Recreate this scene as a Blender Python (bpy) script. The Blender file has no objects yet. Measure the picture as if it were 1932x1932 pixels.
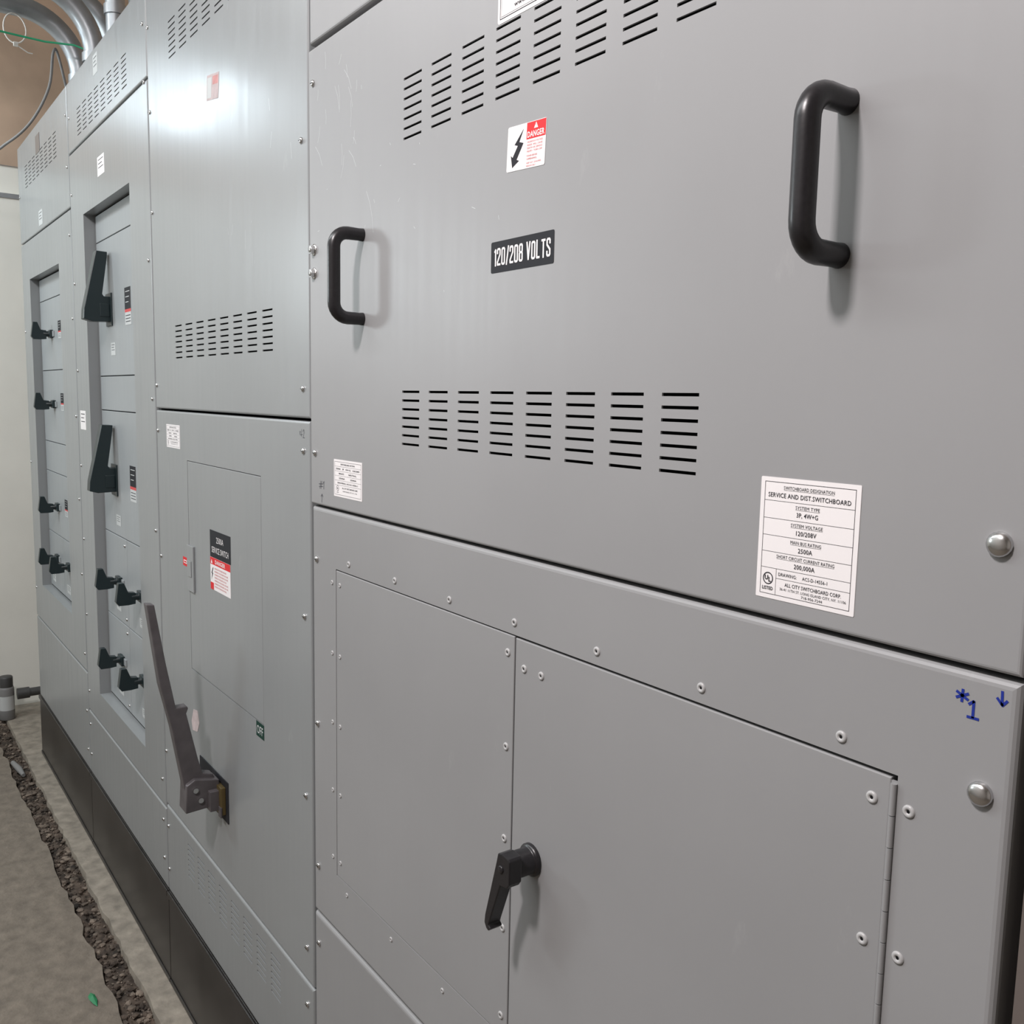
import bpy, math, random
from mathutils import Vector, Matrix
random.seed(7)
scene = bpy.context.scene
COL = bpy.context.collection
WP = {}
scene.view_settings.view_transform = 'Standard'

# ---------------------------------------------------------------- materials
def newmat(name):
    m = bpy.data.materials.new(name); m.use_nodes = True
    nt = m.node_tree
    return m, nt, nt.nodes['Principled BSDF']

def simple(name, col, rough=0.5, metal=0.0, spec=0.5, noise=0.0, nscale=40.0, bump=0.0):
    m, nt, b = newmat(name)
    b.inputs['Base Color'].default_value = (*col, 1)
    b.inputs['Roughness'].default_value = rough
    b.inputs['Metallic'].default_value = metal
    b.inputs['Specular IOR Level'].default_value = spec
    if noise > 0 or bump > 0:
        tc = nt.nodes.new('ShaderNodeTexCoord')
        n = nt.nodes.new('ShaderNodeTexNoise'); n.inputs['Scale'].default_value = nscale
        n.inputs['Detail'].default_value = 6
        nt.links.new(tc.outputs['Object'], n.inputs['Vector'])
        if noise > 0:
            r = nt.nodes.new('ShaderNodeValToRGB')
            r.color_ramp.elements[0].position = 0.3; r.color_ramp.elements[1].position = 0.7
            r.color_ramp.elements[0].color = (*[c*(1-noise) for c in col], 1)
            r.color_ramp.elements[1].color = (*[min(1, c*(1+noise)) for c in col], 1)
            nt.links.new(n.outputs['Fac'], r.inputs['Fac'])
            nt.links.new(r.outputs['Color'], b.inputs['Base Color'])
        if bump > 0:
            bp = nt.nodes.new('ShaderNodeBump'); bp.inputs['Strength'].default_value = bump
            bp.inputs['Distance'].default_value = 0.01
            nt.links.new(n.outputs['Fac'], bp.inputs['Height'])
            nt.links.new(bp.outputs['Normal'], b.inputs['Normal'])
    return m

def paint(name, col, rough, coat=0.0, spec=0.5, scuff=0.30, var=0.03):
    m, nt, b = newmat(name)
    tc = nt.nodes.new('ShaderNodeTexCoord')
    mp = nt.nodes.new('ShaderNodeMapping'); mp.inputs['Scale'].default_value = (60, 60, 3)
    n = nt.nodes.new('ShaderNodeTexNoise'); n.inputs['Scale'].default_value = 1.0; n.inputs['Detail'].default_value = 4
    nt.links.new(tc.outputs['Object'], mp.inputs['Vector']); nt.links.new(mp.outputs['Vector'], n.inputs['Vector'])
    mr = nt.nodes.new('ShaderNodeMapRange'); mr.inputs['From Min'].default_value = 0.3; mr.inputs['From Max'].default_value = 0.7
    mr.inputs['To Min'].default_value = rough-var; mr.inputs['To Max'].default_value = rough+var
    nt.links.new(n.outputs['Fac'], mr.inputs['Value']); nt.links.new(mr.outputs['Result'], b.inputs['Roughness'])
    n2 = nt.nodes.new('ShaderNodeTexNoise'); n2.inputs['Scale'].default_value = 2.2; n2.inputs['Detail'].default_value = 3
    nt.links.new(tc.outputs['Object'], n2.inputs['Vector'])
    r = nt.nodes.new('ShaderNodeValToRGB')
    r.color_ramp.elements[0].position = 0.3; r.color_ramp.elements[1].position = 0.7
    r.color_ramp.elements[0].color = (*[c*0.94 for c in col], 1); r.color_ramp.elements[1].color = (*[c*1.05 for c in col], 1)
    nt.links.new(n2.outputs['Fac'], r.inputs['Fac'])
    # faint dusty scuffs, stretched vertically
    mp3 = nt.nodes.new('ShaderNodeMapping'); mp3.inputs['Scale'].default_value = (16, 16, 5)
    n3 = nt.nodes.new('ShaderNodeTexNoise'); n3.inputs['Scale'].default_value = 1.0; n3.inputs['Detail'].default_value = 8; n3.inputs['Roughness'].default_value = 0.75
    nt.links.new(tc.outputs['Object'], mp3.inputs['Vector']); nt.links.new(mp3.outputs['Vector'], n3.inputs['Vector'])
    m3 = nt.nodes.new('ShaderNodeMapRange'); m3.inputs['From Min'].default_value = 0.64; m3.inputs['From Max'].default_value = 0.80
    m3.inputs['To Max'].default_value = scuff
    nt.links.new(n3.outputs['Fac'], m3.inputs['Value'])
    mx = nt.nodes.new('ShaderNodeMix'); mx.data_type = 'RGBA'
    mx.inputs[7].default_value = (0.5, 0.5, 0.5, 1)
    nt.links.new(m3.outputs['Result'], mx.inputs[0]); nt.links.new(r.outputs['Color'], mx.inputs[6])
    nt.links.new(mx.outputs[2], b.inputs['Base Color'])
    # very slight sheet-metal waviness
    n4 = nt.nodes.new('ShaderNodeTexNoise'); n4.inputs['Scale'].default_value = 3.0; n4.inputs['Detail'].default_value = 1
    nt.links.new(tc.outputs['Object'], n4.inputs['Vector'])
    bp = nt.nodes.new('ShaderNodeBump'); bp.inputs['Strength'].default_value = 0.12; bp.inputs['Distance'].default_value = 0.02
    nt.links.new(n4.outputs['Fac'], bp.inputs['Height']); nt.links.new(bp.outputs['Normal'], b.inputs['Normal'])
    b.inputs['Specular IOR Level'].default_value = spec
    b.inputs['Coat Weight'].default_value = coat
    b.inputs['Coat Roughness'].default_value = 0.14
    return m

M = {}
M['paint'] = paint('grey_enamel', (0.245, 0.258, 0.264), 0.31, coat=0.10, spec=0.62, scuff=0.32, var=0.03)
M['paintm'] = paint('grey_enamel_satin', (0.270, 0.272, 0.276), 0.42, coat=0.0, spec=0.40, scuff=0.20, var=0.02)
M['plate'] = paint('breaker_plate_grey', (0.29, 0.31, 0.32), 0.42)
M['dark'] = simple('dark_interior', (0.008, 0.008, 0.009), 0.9, spec=0.1)
M['plinth'] = simple('plinth_charcoal', (0.024, 0.022, 0.021), 0.32, noise=0.35, nscale=8, spec=0.4)
M['pipeblack'] = simple('pipe_dark', (0.05, 0.05, 0.05), 0.5)
M['white'] = simple('label_white', (0.76, 0.735, 0.735), 0.6, spec=0.25)
M['dullwhite'] = simple('sticker_dull', (0.50, 0.52, 0.52), 0.6, spec=0.25)
M['black'] = simple('label_black', (0.022, 0.023, 0.027), 0.6, spec=0.15)
M['ink'] = simple('print_ink', (0.03, 0.03, 0.035), 0.7, spec=0.1)
M['red'] = simple('label_red', (0.62, 0.03, 0.035), 0.6, spec=0.2)
M['redink'] = simple('red_ink', (0.55, 0.08, 0.08), 0.6, spec=0.2)
M['rubber'] = simple('black_plastic', (0.013, 0.012, 0.014), 0.33, noise=0.2, nscale=300, bump=0.015)
M['hblack'] = simple('handle_teal_black', (0.012, 0.022, 0.025), 0.35)
M['lever'] = simple('lever_brown_grey', (0.085, 0.078, 0.082), 0.42, noise=0.2, nscale=30)
M['chrome'] = simple('zinc_screw', (0.62, 0.62, 0.62), 0.22, metal=1.0)
M['rivet'] = simple('painted_rivet', (0.40, 0.40, 0.40), 0.35)
M['scratch'] = simple('scratch_light', (0.62, 0.64, 0.66), 0.4)
M['blue'] = simple('blue_marker', (0.006, 0.022, 0.24), 0.5)
M['pencil'] = simple('pencil_mark', (0.05, 0.055, 0.07), 0.6)
M['brass'] = simple('yellow_zinc', (0.16, 0.12, 0.05), 0.35, metal=0.5)
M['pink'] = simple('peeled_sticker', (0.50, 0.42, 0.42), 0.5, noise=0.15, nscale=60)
M['faded'] = simple('faded_red_sticker', (0.44, 0.36, 0.36), 0.5, noise=0.15, nscale=50, spec=0.2)
M['fadedred'] = simple('washed_red_print', (0.48, 0.22, 0.21), 0.5, noise=0.2, nscale=50, spec=0.2)
M['green'] = simple('green_plate', (0.010, 0.040, 0.030), 0.5, spec=0.2)
M['wallw'] = simple('wall_white_paint', (0.80, 0.795, 0.74), 0.7, noise=0.05, nscale=3)
M['brown'] = simple('plywood_tan', (0.48, 0.355, 0.265), 0.75, noise=0.12, nscale=5)
M['ceil'] = simple('ceiling_paint', (0.55, 0.53, 0.50), 0.8, noise=0.05, nscale=3)
M['conc'] = simple('concrete_floor', (0.165, 0.140, 0.112), 0.85, noise=0.22, nscale=26, bump=0.8)
M['curb'] = simple('concrete_curb', (0.25, 0.222, 0.183), 0.8, noise=0.30, nscale=22, bump=0.6)
M['rock'] = simple('gravel_dark', (0.062, 0.046, 0.035), 0.95, noise=0.8, nscale=25, bump=0.6)
M['pebble'] = simple('gravel_light', (0.15, 0.12, 0.095), 0.95, noise=0.6, nscale=25, bump=0.6)
M['emt'] = simple('galvanised_steel', (0.34, 0.36, 0.38), 0.38, metal=0.6, noise=0.1, nscale=20)
M['gwire'] = simple('green_insulation', (0.02, 0.35, 0.17), 0.4)
M['cable'] = simple('grey_cable', (0.2, 0.2, 0.2), 0.5)
M['nylon'] = simple('nylon_white', (0.75, 0.75, 0.72), 0.4)
M['leaf'] = simple('leaf_green', (0.02, 0.2, 0.08), 0.5)
M['nameplate'] = simple('nameplate_brown', (0.14, 0.12, 0.11), 0.4)
M['endwall'] = simple('dark_trim_brown', (0.12, 0.1, 0.09), 0.6)

# ---------------------------------------------------------------- mesh builder
class MB:
    def __init__(s): s.v=[]; s.f=[]; s.m=[]; s.s=[]
    def add(s, vs, fs, m=0, sm=False):
        o=len(s.v); s.v += [tuple(p) for p in vs]
        for f in fs: s.f.append(tuple(i+o for i in f)); s.m.append(m); s.s.append(sm)
    def quad(s, pts, m=0): s.add(pts, [tuple(range(len(pts)))], m)
    def box(s,x0,x1,y0,y1,z0,z1,m=0):
        vs=[(x0,y0,z0),(x1,y0,z0),(x1,y1,z0),(x0,y1,z0),(x0,y0,z1),(x1,y0,z1),(x1,y1,z1),(x0,y1,z1)]
        s.add(vs,[(0,3,2,1),(4,5,6,7),(0,1,5,4),(1,2,6,5),(2,3,7,6),(3,0,4,7)],m)
    def prism_x(s, prof, x0, x1, m=0):
        n=len(prof)
        vs=[(x0,y,z) for y,z in prof]+[(x1,y,z) for y,z in prof]
        fs=[tuple(range(n)), tuple(range(2*n-1,n-1,-1))]+[(i,i+n,(i+1)%n+n,(i+1)%n) for i in range(n)]
        s.add(vs,fs,m)
    def prism_y(s, prof, y0, y1, m=0):
        n=len(prof)
        vs=[(x,y0,z) for x,z in prof]+[(x,y1,z) for x,z in prof]
        fs=[tuple(range(n)), tuple(range(2*n-1,n-1,-1))]+[(i,i+n,(i+1)%n+n,(i+1)%n) for i in range(n)]
        s.add(vs,fs,m)
    def tube(s, path, r, n=12, m=0, caps=True, flat=1.0):
        P=[Vector(p) for p in path]; N=len(P)
        rs = r if isinstance(r,(list,tuple)) else [r]*N
        t0=(P[1]-P[0]).normalized(); up=Vector((1,0,0)) if abs(t0.x)<0.9 else Vector((0,0,1))
        a=(up-t0*up.dot(t0)).normalized()
        vs=[]
        for i in range(N):
            t=(P[min(i+1,N-1)]-P[max(i-1,0)]).normalized()
            a=(a-t*a.dot(t)).normalized(); b=t.cross(a)
            for k in range(n):
                an=2*math.pi*k/n
                vs.append(P[i]+(a*math.cos(an)*flat+b*math.sin(an))*rs[i])
        fs=[]
        for i in range(N-1):
            for k in range(n):
                fs.append((i*n+k,i*n+(k+1)%n,(i+1)*n+(k+1)%n,(i+1)*n+k))
        s.add(vs,fs,m,True)
        if caps:
            s.add(vs[:n],[tuple(range(n-1,-1,-1))],m); s.add(vs[-n:],[tuple(range(n))],m)
    def lathe_y(s, prof, cx, cz, n=20, m=0):
        vs=[]
        for r,y in prof:
            for k in range(n):
                an=2*math.pi*k/n; vs.append((cx+r*math.cos(an),y,cz+r*math.sin(an)))
        fs=[]
        for i in range(len(prof)-1):
            for k in range(n): fs.append((i*n+k,i*n+(k+1)%n,(i+1)*n+(k+1)%n,(i+1)*n+k))
        s.add(vs,fs,m,True)
    def lathe_z(s, prof, cx, cy, n=24, m=0):
        vs=[]
        for r,z in prof:
            for k in range(n):
                an=2*math.pi*k/n; vs.append((cx+r*math.cos(an),cy+r*math.sin(an),z))
        fs=[]
        for i in range(len(prof)-1):
            for k in range(n): fs.append((i*n+k,i*n+(k+1)%n,(i+1)*n+(k+1)%n,(i+1)*n+k))
        s.add(vs,fs,m,True)
    def mesh(s, name, mats, origin=(0,0,0)):
        me=bpy.data.meshes.new(name); o=origin
        me.from_pydata([(v[0]-o[0],v[1]-o[1],v[2]-o[2]) for v in s.v],[],s.f)
        for mt in mats: me.materials.append(M[mt])
        for p,mi,sm in zip(me.polygons,s.m,s.s): p.material_index=mi; p.use_smooth=sm
        me.update(); return me

def place(name, data, origin, parent=None, **props):
    ob=bpy.data.objects.new(name,data); COL.objects.link(ob)
    WP[ob.name]=Vector(origin)
    if parent is not None:
        ob.parent=parent; ob.location=Vector(origin)-WP[parent.name]
    else: ob.location=origin
    for k,v in props.items(): ob[k]=v
    return ob

def build(mb, name, mats, origin, parent=None, bevel=0, **props):
    ob=place(name, mb.mesh(name,mats,origin), origin, parent, **props)
    if bevel:
        b=ob.modifiers.new('bevel','BEVEL'); b.width=bevel; b.segments=2; b.limit_method='ANGLE'; b.angle_limit=math.radians(40)
    return ob

# panel with real holes and rounded folded edges
def panel(mb, x0,x1,z0,z1, yf=0.0, r=0.003, depth=0.016, holes=(), hd=0.002, m=0):
    gx0,gx1,gz0,gz1=x0+r,x1-r,z0+r,z1-r
    xs=sorted(set([gx0,gx1]+[h[0] for h in holes]+[h[1] for h in holes]))
    zs=sorted(set([gz0,gz1]+[h[2] for h in holes]+[h[3] for h in holes]))
    vid={}; vs=[]
    def V(i,j):
        if (i,j) not in vid: vid[(i,j)]=len(vs); vs.append((xs[i],yf,zs[j]))
        return vid[(i,j)]
    fs=[]
    for i in range(len(xs)-1):
        cx=(xs[i]+xs[i+1])/2
        hx=[h for h in holes if h[0]<cx<h[1]]
        for j in range(len(zs)-1):
            cz=(zs[j]+zs[j+1])/2
            if any(h[2]<cz<h[3] for h in hx): continue
            fs.append((V(i,j),V(i+1,j),V(i+1,j+1),V(i,j+1)))
    mb.add(vs,fs,m)
    for h in holes:
        a,b,c,d=h[:4]; y2=yf+hd
        mb.quad([(a,yf,c),(a,yf,d),(a,y2,d),(a,y2,c)],m); mb.quad([(b,yf,d),(b,yf,c),(b,y2,c),(b,y2,d)],m)
        mb.quad([(b,yf,c),(a,yf,c),(a,y2,c),(b,y2,c)],m); mb.quad([(a,yf,d),(b,yf,d),(b,y2,d),(a,y2,d)],m)
    prof=[(r*math.sin(t),r-r*math.cos(t)) for t in (0,math.pi/8,math.pi/4,3*math.pi/8,math.pi/2)]+[(r,depth)]
    vs=[]
    for o,y in prof:
        vs+=[(gx0-o,yf+y,gz0-o),(gx1+o,yf+y,gz0-o),(gx1+o,yf+y,gz1+o),(gx0-o,yf+y,gz1+o)]
    fs=[]
    for i in range(len(prof)-1):
        for k in range(4):
            fs.append((i*4+k,(i+1)*4+k,(i+1)*4+(k+1)%4,i*4+(k+1)%4))
    mb.add(vs,fs,m)

def vent(x0, zt, px, w, pz, nc=8, nr=7, h=0.003):
    out=[]
    for c in range(nc):
        for r in range(nr):
            out.append((x0+c*px, x0+c*px+w, zt-r*pz-h/2, zt-r*pz+h/2))
    return out

# condensed gothic glyphs for the voltage plate (unit height, 0.5 wide)
GLY={
 '0':[[(.10,0),(.40,0),(.5,.07),(.5,.93),(.40,1),(.10,1),(0,.93),(0,.07),(.10,0)]],
 'O':[[(.10,0),(.40,0),(.5,.07),(.5,.93),(.40,1),(.10,1),(0,.93),(0,.07),(.10,0)]],
 '1':[[(.10,.84),(.28,.98),(.28,-.06)]],
 '2':[[(0,.72),(0,.93),(.10,1),(.40,1),(.5,.93),(.5,.64),(.02,.16),(.02,0),(.56,0)]],
 '8':[[(.10,0),(.40,0),(.5,.07),(.5,.44),(.42,.52),(.08,.52),(0,.44),(0,.07),(.10,0)],[(.08,.52),(.42,.52),(.49,.60),(.49,.93),(.40,1),(.10,1),(.01,.93),(.01,.60),(.08,.52)]],
 'S':[[(.5,.74),(.5,.93),(.40,1),(.10,1),(0,.93),(0,.66),(.5,.36),(.5,.07),(.40,0),(.10,0),(0,.07),(0,.26)]],
 'V':[[(-.02,1.06),(.25,-.02),(.52,1.06)]],
 'L':[[(0,1.06),(0,0),(.46,0)]],
 'T':[[(-.04,.99),(.54,.99)],[(.25,.99),(.25,-.06)]],
 '/':[[(0,-.08),(.36,1.08)]],
}
# ---------------------------------------------------------------- labels with print
class Label:
    """flat printed plate; local u right, v up, lower-left corner at (x,z), front at y"""
    def __init__(s,x,z,w,h,y,mats,rot=0,thick=0.0004,corner=0.0):
        s.x,s.z,s.w,s.h,s.y=x,z,w,h,y; s.mats=mats; s.mb=MB(); s.rot=math.radians(rot)
        c=corner
        if c>0:
            pts=[]
            for (cx,cz,a0) in ((w-c,h-c,0),(c,h-c,90),(c,c,180),(w-c,c,270)):
                for k in range(5):
                    a=math.radians(a0+k*22.5); pts.append((cx+c*math.cos(a),cz+c*math.sin(a)))
        else: pts=[(0,0),(w,0),(w,h),(0,h)]
        s.mb.prism_y([s.t(*p) for p in pts][::-1], y-thick, y, 0)
        s.yf=y-thick
    def t(s,u,v):
        cu,cv=s.w/2,s.h/2; c,sn=math.cos(s.rot),math.sin(s.rot)
        return (s.x+cu+(u-cu)*c-(v-cv)*sn, s.z+cv+(u-cu)*sn+(v-cv)*c)
    def poly(s,pts,m,lift=0.00015):
        s.mb.quad([(s.t(*p)[0],s.yf-lift,s.t(*p)[1]) for p in pts],m)
    def rect(s,u0,v0,u1,v1,m,lift=0.00015): s.poly([(u0,v0),(u1,v0),(u1,v1),(u0,v1)],m,lift)
    def frame(s,u0,v0,u1,v1,t,m):
        s.rect(u0,v0,u1,v0+t,m); s.rect(u0,v1-t,u1,v1,m); s.rect(u0,v0,u0+t,v1,m); s.rect(u1-t,v0,u1,v1,m)
    def circle(s,cu,cv,r,t,m,n=20):
        for k in range(n):
            a,b=2*math.pi*k/n,2*math.pi*(k+1)/n
            s.poly([(cu+r*math.cos(a),cv+r*math.sin(a)),(cu+r*math.cos(b),cv+r*math.sin(b)),(cu+(r-t)*math.cos(b),cv+(r-t)*math.sin(b)),(cu+(r-t)*math.cos(a),cv+(r-t)*math.sin(a))],m)
    def text(s,body,cu,cv,height,m,width=None,bold=0.0,align='C',lift=0.0003):
        vs,fs=text_geo(body,bold)
        if not vs: return
        x0=min(v[0] for v in vs); x1=max(v[0] for v in vs)
        k=height/0.70; kx=k if width is None else width/(x1-x0)
        off = cu-(x0+x1)/2*kx if align=='C' else cu-x0*kx
        base=cv-height/2
        pts=[s.t(off+v[0]*kx, base+v[1]*k) for v in vs]
        s.mb.add([(p[0],s.yf-lift,p[1]) for p in pts],fs,m)
    def gothic(s,body,u0,v0,height,width,stroke_w,m):
        adv={' ':0.50,'/':0.70,'1':0.66}
        tot=sum(adv.get(ch,0.90) for ch in body)-0.38
        kx=width/tot; ky=height; u=u0; lift=0.0003
        for ch in body:
            for line in GLY.get(ch,[]):
                P=[Vector((u+a*kx, v0+b*ky)) for a,b in line]
                for i in range(len(P)-1):
                    lift+=0.000001
                    d=(P[i+1]-P[i]).normalized(); nn=Vector((-d.y,d.x))*stroke_w/2; e=d*stroke_w*0.25
                    q=[P[i]-e-nn,P[i+1]+e-nn,P[i+1]+e+nn,P[i]-e+nn]
                    s.poly([(p.x,p.y) for p in q],m,lift)
            u+=adv.get(ch,0.90)*kx
    def done(s,name,parent,**props):
        return build(s.mb,name,s.mats,(s.x+s.w/2,s.y,s.z+s.h/2),parent,**props)

_tc={}
def text_geo(body,bold):
    key=(body,bold)
    if key in _tc: return _tc[key]
    c=bpy.data.curves.new('tmp','FONT'); c.body=body; c.size=1.0; c.offset=bold; c.resolution_u=2
    c.space_character=1.06
    ob=bpy.data.objects.new('tmp',c); COL.objects.link(ob)
    dg=bpy.context.evaluated_depsgraph_get()
    me=bpy.data.meshes.new_from_object(ob.evaluated_get(dg))
    vs=[tuple(v.co) for v in me.vertices]; fs=[tuple(p.vertices) for p in me.polygons]
    bpy.data.objects.remove(ob); bpy.data.curves.remove(c); bpy.data.meshes.remove(me)
    _tc[key]=(vs,fs); return _tc[key]

def stroke(mb, pts, w, y, m=0):
    """thin pen stroke ribbon on plane y"""
    for (a,b) in zip(pts[:-1],pts[1:]):
        d=Vector((b[0]-a[0],b[1]-a[1])); 
        if d.length<1e-9: continue
        d.normalize(); n=Vector((-d.y,d.x))*w/2; e=d*w*0.3
        mb.quad([(a[0]-e.x-n.x,y,a[1]-e.y-n.y),(b[0]+e.x-n.x,y,b[1]+e.y-n.y),(b[0]+e.x+n.x,y,b[1]+e.y+n.y),(a[0]-e.x+n.x,y,a[1]-e.y+n.y)],m)

# ---------------------------------------------------------------- fasteners (shared meshes)
def dome_mesh(name,r,h,mat,hexbase=False,washer=False,slot=False,ring=False):
    mb=MB()
    if ring:
        mb.lathe_y([(r,0),(r*0.96,-h*0.6),(r*0.75,-h),(r*0.42,-h),(r*0.36,-h*0.5),(0.0001,-h*0.4)],0,0,16,0)
        mb.lathe_y([(r*0.26,-h*0.55),(0.00005,-h*0.56)],0,0,10,1)
    else:
        y0=0
        if washer:
            mb.lathe_y([(r*1.35,0),(r*1.35,-h*0.18),(r*0.9,-h*0.2)],0,0,20,0); y0=-h*0.18
        if hexbase:
            pr=[(r*math.cos(math.radians(60*k)),r*math.sin(math.radians(60*k))) for k in range(6)]
            mb.prism_y(pr,y0-h,y0,0)
            mb.lathe_y([(r*0.8,y0-h),(r*0.7,y0-h*1.15),(0.0001,y0-h*1.2)],0,0,14,0)
        else:
            pr=[(r,y0),(r,y0-h*0.25)]+[(r*math.cos(t),y0-h*0.25-h*0.75*math.sin(t)) for t in (0.3,0.6,0.9,1.2,1.5)]
            mb.lathe_y(pr+[(0.0001,y0-h)],0,0,18,0)
            if slot: mb.box(-r*0.7,r*0.7,y0-h*1.02,y0-h*0.9,-r*0.1,r*0.1,1)
    return mb.mesh(name,[mat,'dark'])
SCREW=dome_mesh('screw',0.0050,0.0038,'chrome',slot=True)
SCREWS=dome_mesh('screw_small',0.0046,0.0036,'chrome',slot=True)
BIGSCREW=dome_mesh('bolt_dome',0.0084,0.0064,'chrome')
HEX=dome_mesh('bolt_hex',0.0064,0.006,'chrome',hexbase=True,washer=True)
RIVET=dome_mesh('rivet',0.0048,0.0016,'rivet',ring=True)
RIVETS=dome_mesh('rivet_small',0.0037,0.0014,'rivet',ring=True)
def fast(mesh,name,x,z,parent,y=0.0): return place(name,mesh,(x,y,z),parent)

# ---------------------------------------------------------------- cabinets
ZB=0.25; ZT=2.385
PM='paint'
def cabinet(x0,x1,label):
    root=place('switchboard_cabinet',None,((x0+x1)/2,0.4,ZB),None,label=label,category='electrical cabinet',group='switchboard cabinets in a row')
    root.empty_display_size=0.1
    mb=MB()
    mb.box(x0+0.001,x1-0.001,0.04,0.80,ZB,ZT,0)
    mb.quad([(x0+0.003,0.0395,ZB+0.003),(x1-0.003,0.0395,ZB+0.003),(x1-0.003,0.0395,ZT-0.003),(x0+0.003,0.0395,ZT-0.003)],1)
    mb.box(x0+0.001,x1-0.001,0.012,0.04,ZT-0.004,ZT,0)
    mb.box(x0+0.001,x0+0.003,0.010,0.04,ZB,ZT-0.004,0); mb.box(x1-0.003,x1-0.001,0.010,0.04,ZB,ZT-0.004,0)
    build(mb,'cabinet_body',[PM,'dark'],((x0+x1)/2,0.4,ZB),root)
    return root
def pan(root,name,x0,x1,z0,z1,holes=(),yf=0.0,r=0.003,hd=0.002,scr=None,mat=None,**props):
    mb=MB(); panel(mb,x0,x1,z0,z1,yf,r,0.016,holes,hd,0)
    if scr:
        for pts,w in scr: stroke(mb,pts,w,yf-0.0001,1)
    return build(mb,name,[mat or PM,'scratch'],((x0+x1)/2,yf,(z0+z1)/2),root,**props)

def pull_handle(x,z0,z1,parent,so=0.045,r=0.0088):
    mb=MB(); rc=0.020
    zt=z1-r; zb=z0+r
    path=[(x,0.0,zt),(x,-0.008,zt),(x,-(so-rc),zt)]
    for k in range(1,8):
        a=math.pi/2*k/7; path.append((x,-(so-rc)-rc*math.sin(a),zt-rc+rc*math.cos(a)))
    for k in range(1,6): path.append((x,-so,zt-rc+(zb+rc-zt+rc)*k/6))
    for k in range(0,8):
        a=math.pi/2*k/7; path.append((x,-(so-rc)-rc*math.cos(a),zb+rc-rc*math.sin(a)))
    path+=[(x,-0.008,zb),(x,0.0,zb)]
    mb.tube(path,[r*1.02,r*0.95]+[r]*(len(path)-4)+[r*0.95,r*1.02],24,0)
    return build(mb,'pull_handle',['rubber'],(x,0,(z0+z1)/2),parent,label='black rounded D-shaped pull handle')

# ======== cabinet 1 (nearest)
A0,A1=-1.3655,-0.2700
PM='paintm'
c1=cabinet(A0,A1,'large grey metal switchboard cabinet with two black pull handles')
pan(c1,'top_cover_panel',A0,A1,1.999,ZT-0.003,r=0.005)
random.seed(3)
scr=[]
for k in range(18):
    x=-1.335+random.random()*0.13; z=1.78+random.random()*0.17; L=0.01+random.random()*0.03; a=math.radians(random.choice([75,100,60,110,85])+random.uniform(-15,15))
    scr.append(([(x,z),(x+L*0.5*math.cos(a),z+L*0.5*math.sin(a)),(x+L*math.cos(a+0.15),z+L*math.sin(a+0.15))],0.0004))
for k in range(14):
    x=-1.34+random.random()*0.5; z=1.6+random.random()*0.3; L=0.002+random.random()*0.006; a=random.random()*3.1
    scr.append(([(x,z),(x+L*math.cos(a),z+L*math.sin(a))],0.0004))
scr.append(([(-1.175,1.757),(-1.165,1.74),(-1.158,1.72),(-1.155,1.70)],0.0004))
vents1=vent(-1.073,1.876,0.0678,0.0445,0.012)+vent(-1.073,1.487,0.0678,0.0445,0.01133)
main=pan(c1,'upper_cover_panel',A0,A1,1.3105,1.990,holes=vents1,yf=-0.002,r=0.0035,scr=scr,label='grey metal cover panel with two rows of vent slots')
pan(c1,'door_frame_panel',A0,A1,0.6285,1.3065,holes=[(-1.2795,-0.3495,0.7245,1.2180)],r=0.006,hd=0.012)
dl=pan(c1,'door',-1.2785,-0.8162,0.7255,1.2160,yf=0.0,r=0.0012)
dr=pan(c1,'door',-0.8140,-0.3545,0.7255,1.2150,yf=0.0,r=0.0012)
pan(c1,'bottom_cover_panel',A0,A1,ZB+0.004,0.6240,r=0.006)
mb=MB(); z=0.7265
while z<1.212:
    mb.tube([(-0.3515,-0.0012,z),(-0.3515,-0.0012,min(z+0.0235,1.213))],0.0024,10,0); z+=0.0243
mb.box(-0.3545,-0.3485,0.0005,0.0025,0.7265,1.213,0)
build(mb,'hinge',['paintm'],(-0.3515,0,0.97),dr)
for x in (-1.235,-1.094,-0.954,-0.817,-0.677,-0.538,-0.397): fast(RIVET,'rivet',x,1.232,c1)
for z in (1.195,1.084,0.973,0.862,0.751):
    fast(RIVET,'rivet',-0.3395,z,c1); fast(RIVET,'rivet',-0.3685,z,dr); fast(RIVET,'rivet',-0.8285,z,dl)
    fast(RIVETS,'rivet',-1.2925,z,c1); fast(RIVETS,'rivet',-1.2655,z,dl)
fast(RIVET,'rivet',-0.797,1.1835,dr); fast(RIVET,'rivet',-0.766,1.1835,dr)
for x in (-1.243,-1.100,-0.960,-0.82): fast(RIVETS,'rivet',x,0.708,c1)
for z,ys in ((1.940,-0.002),(1.391,-0.002),(1.223,0),(0.954,0),(0.711,0),(0.575,0)): fast(SCREW,'screw',-1.3475,z,c1,ys)
for z in (1.699,1.664): fast(HEX,'bolt',-1.3475,z,c1,-0.002)
for z,ys in ((1.394,-0.002),(1.2265,0)): fast(BIGSCREW,'dome_bolt',-0.2905,z,c1,ys)
pull_handle(-1.187,1.5780,1.7095,main)
pull_handle(-0.4235,1.5795,1.7055,main,so=0.047,r=0.0093)
mb=MB()
cx,cz=-0.776,0.970
mb.lathe_y([(0.0185,0),(0.0185,-0.003),(0.017,-0.005),(0.0150,-0.006),(0.0150,-0.030),(0.0001,-0.030)],cx,cz,28,0)
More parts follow.
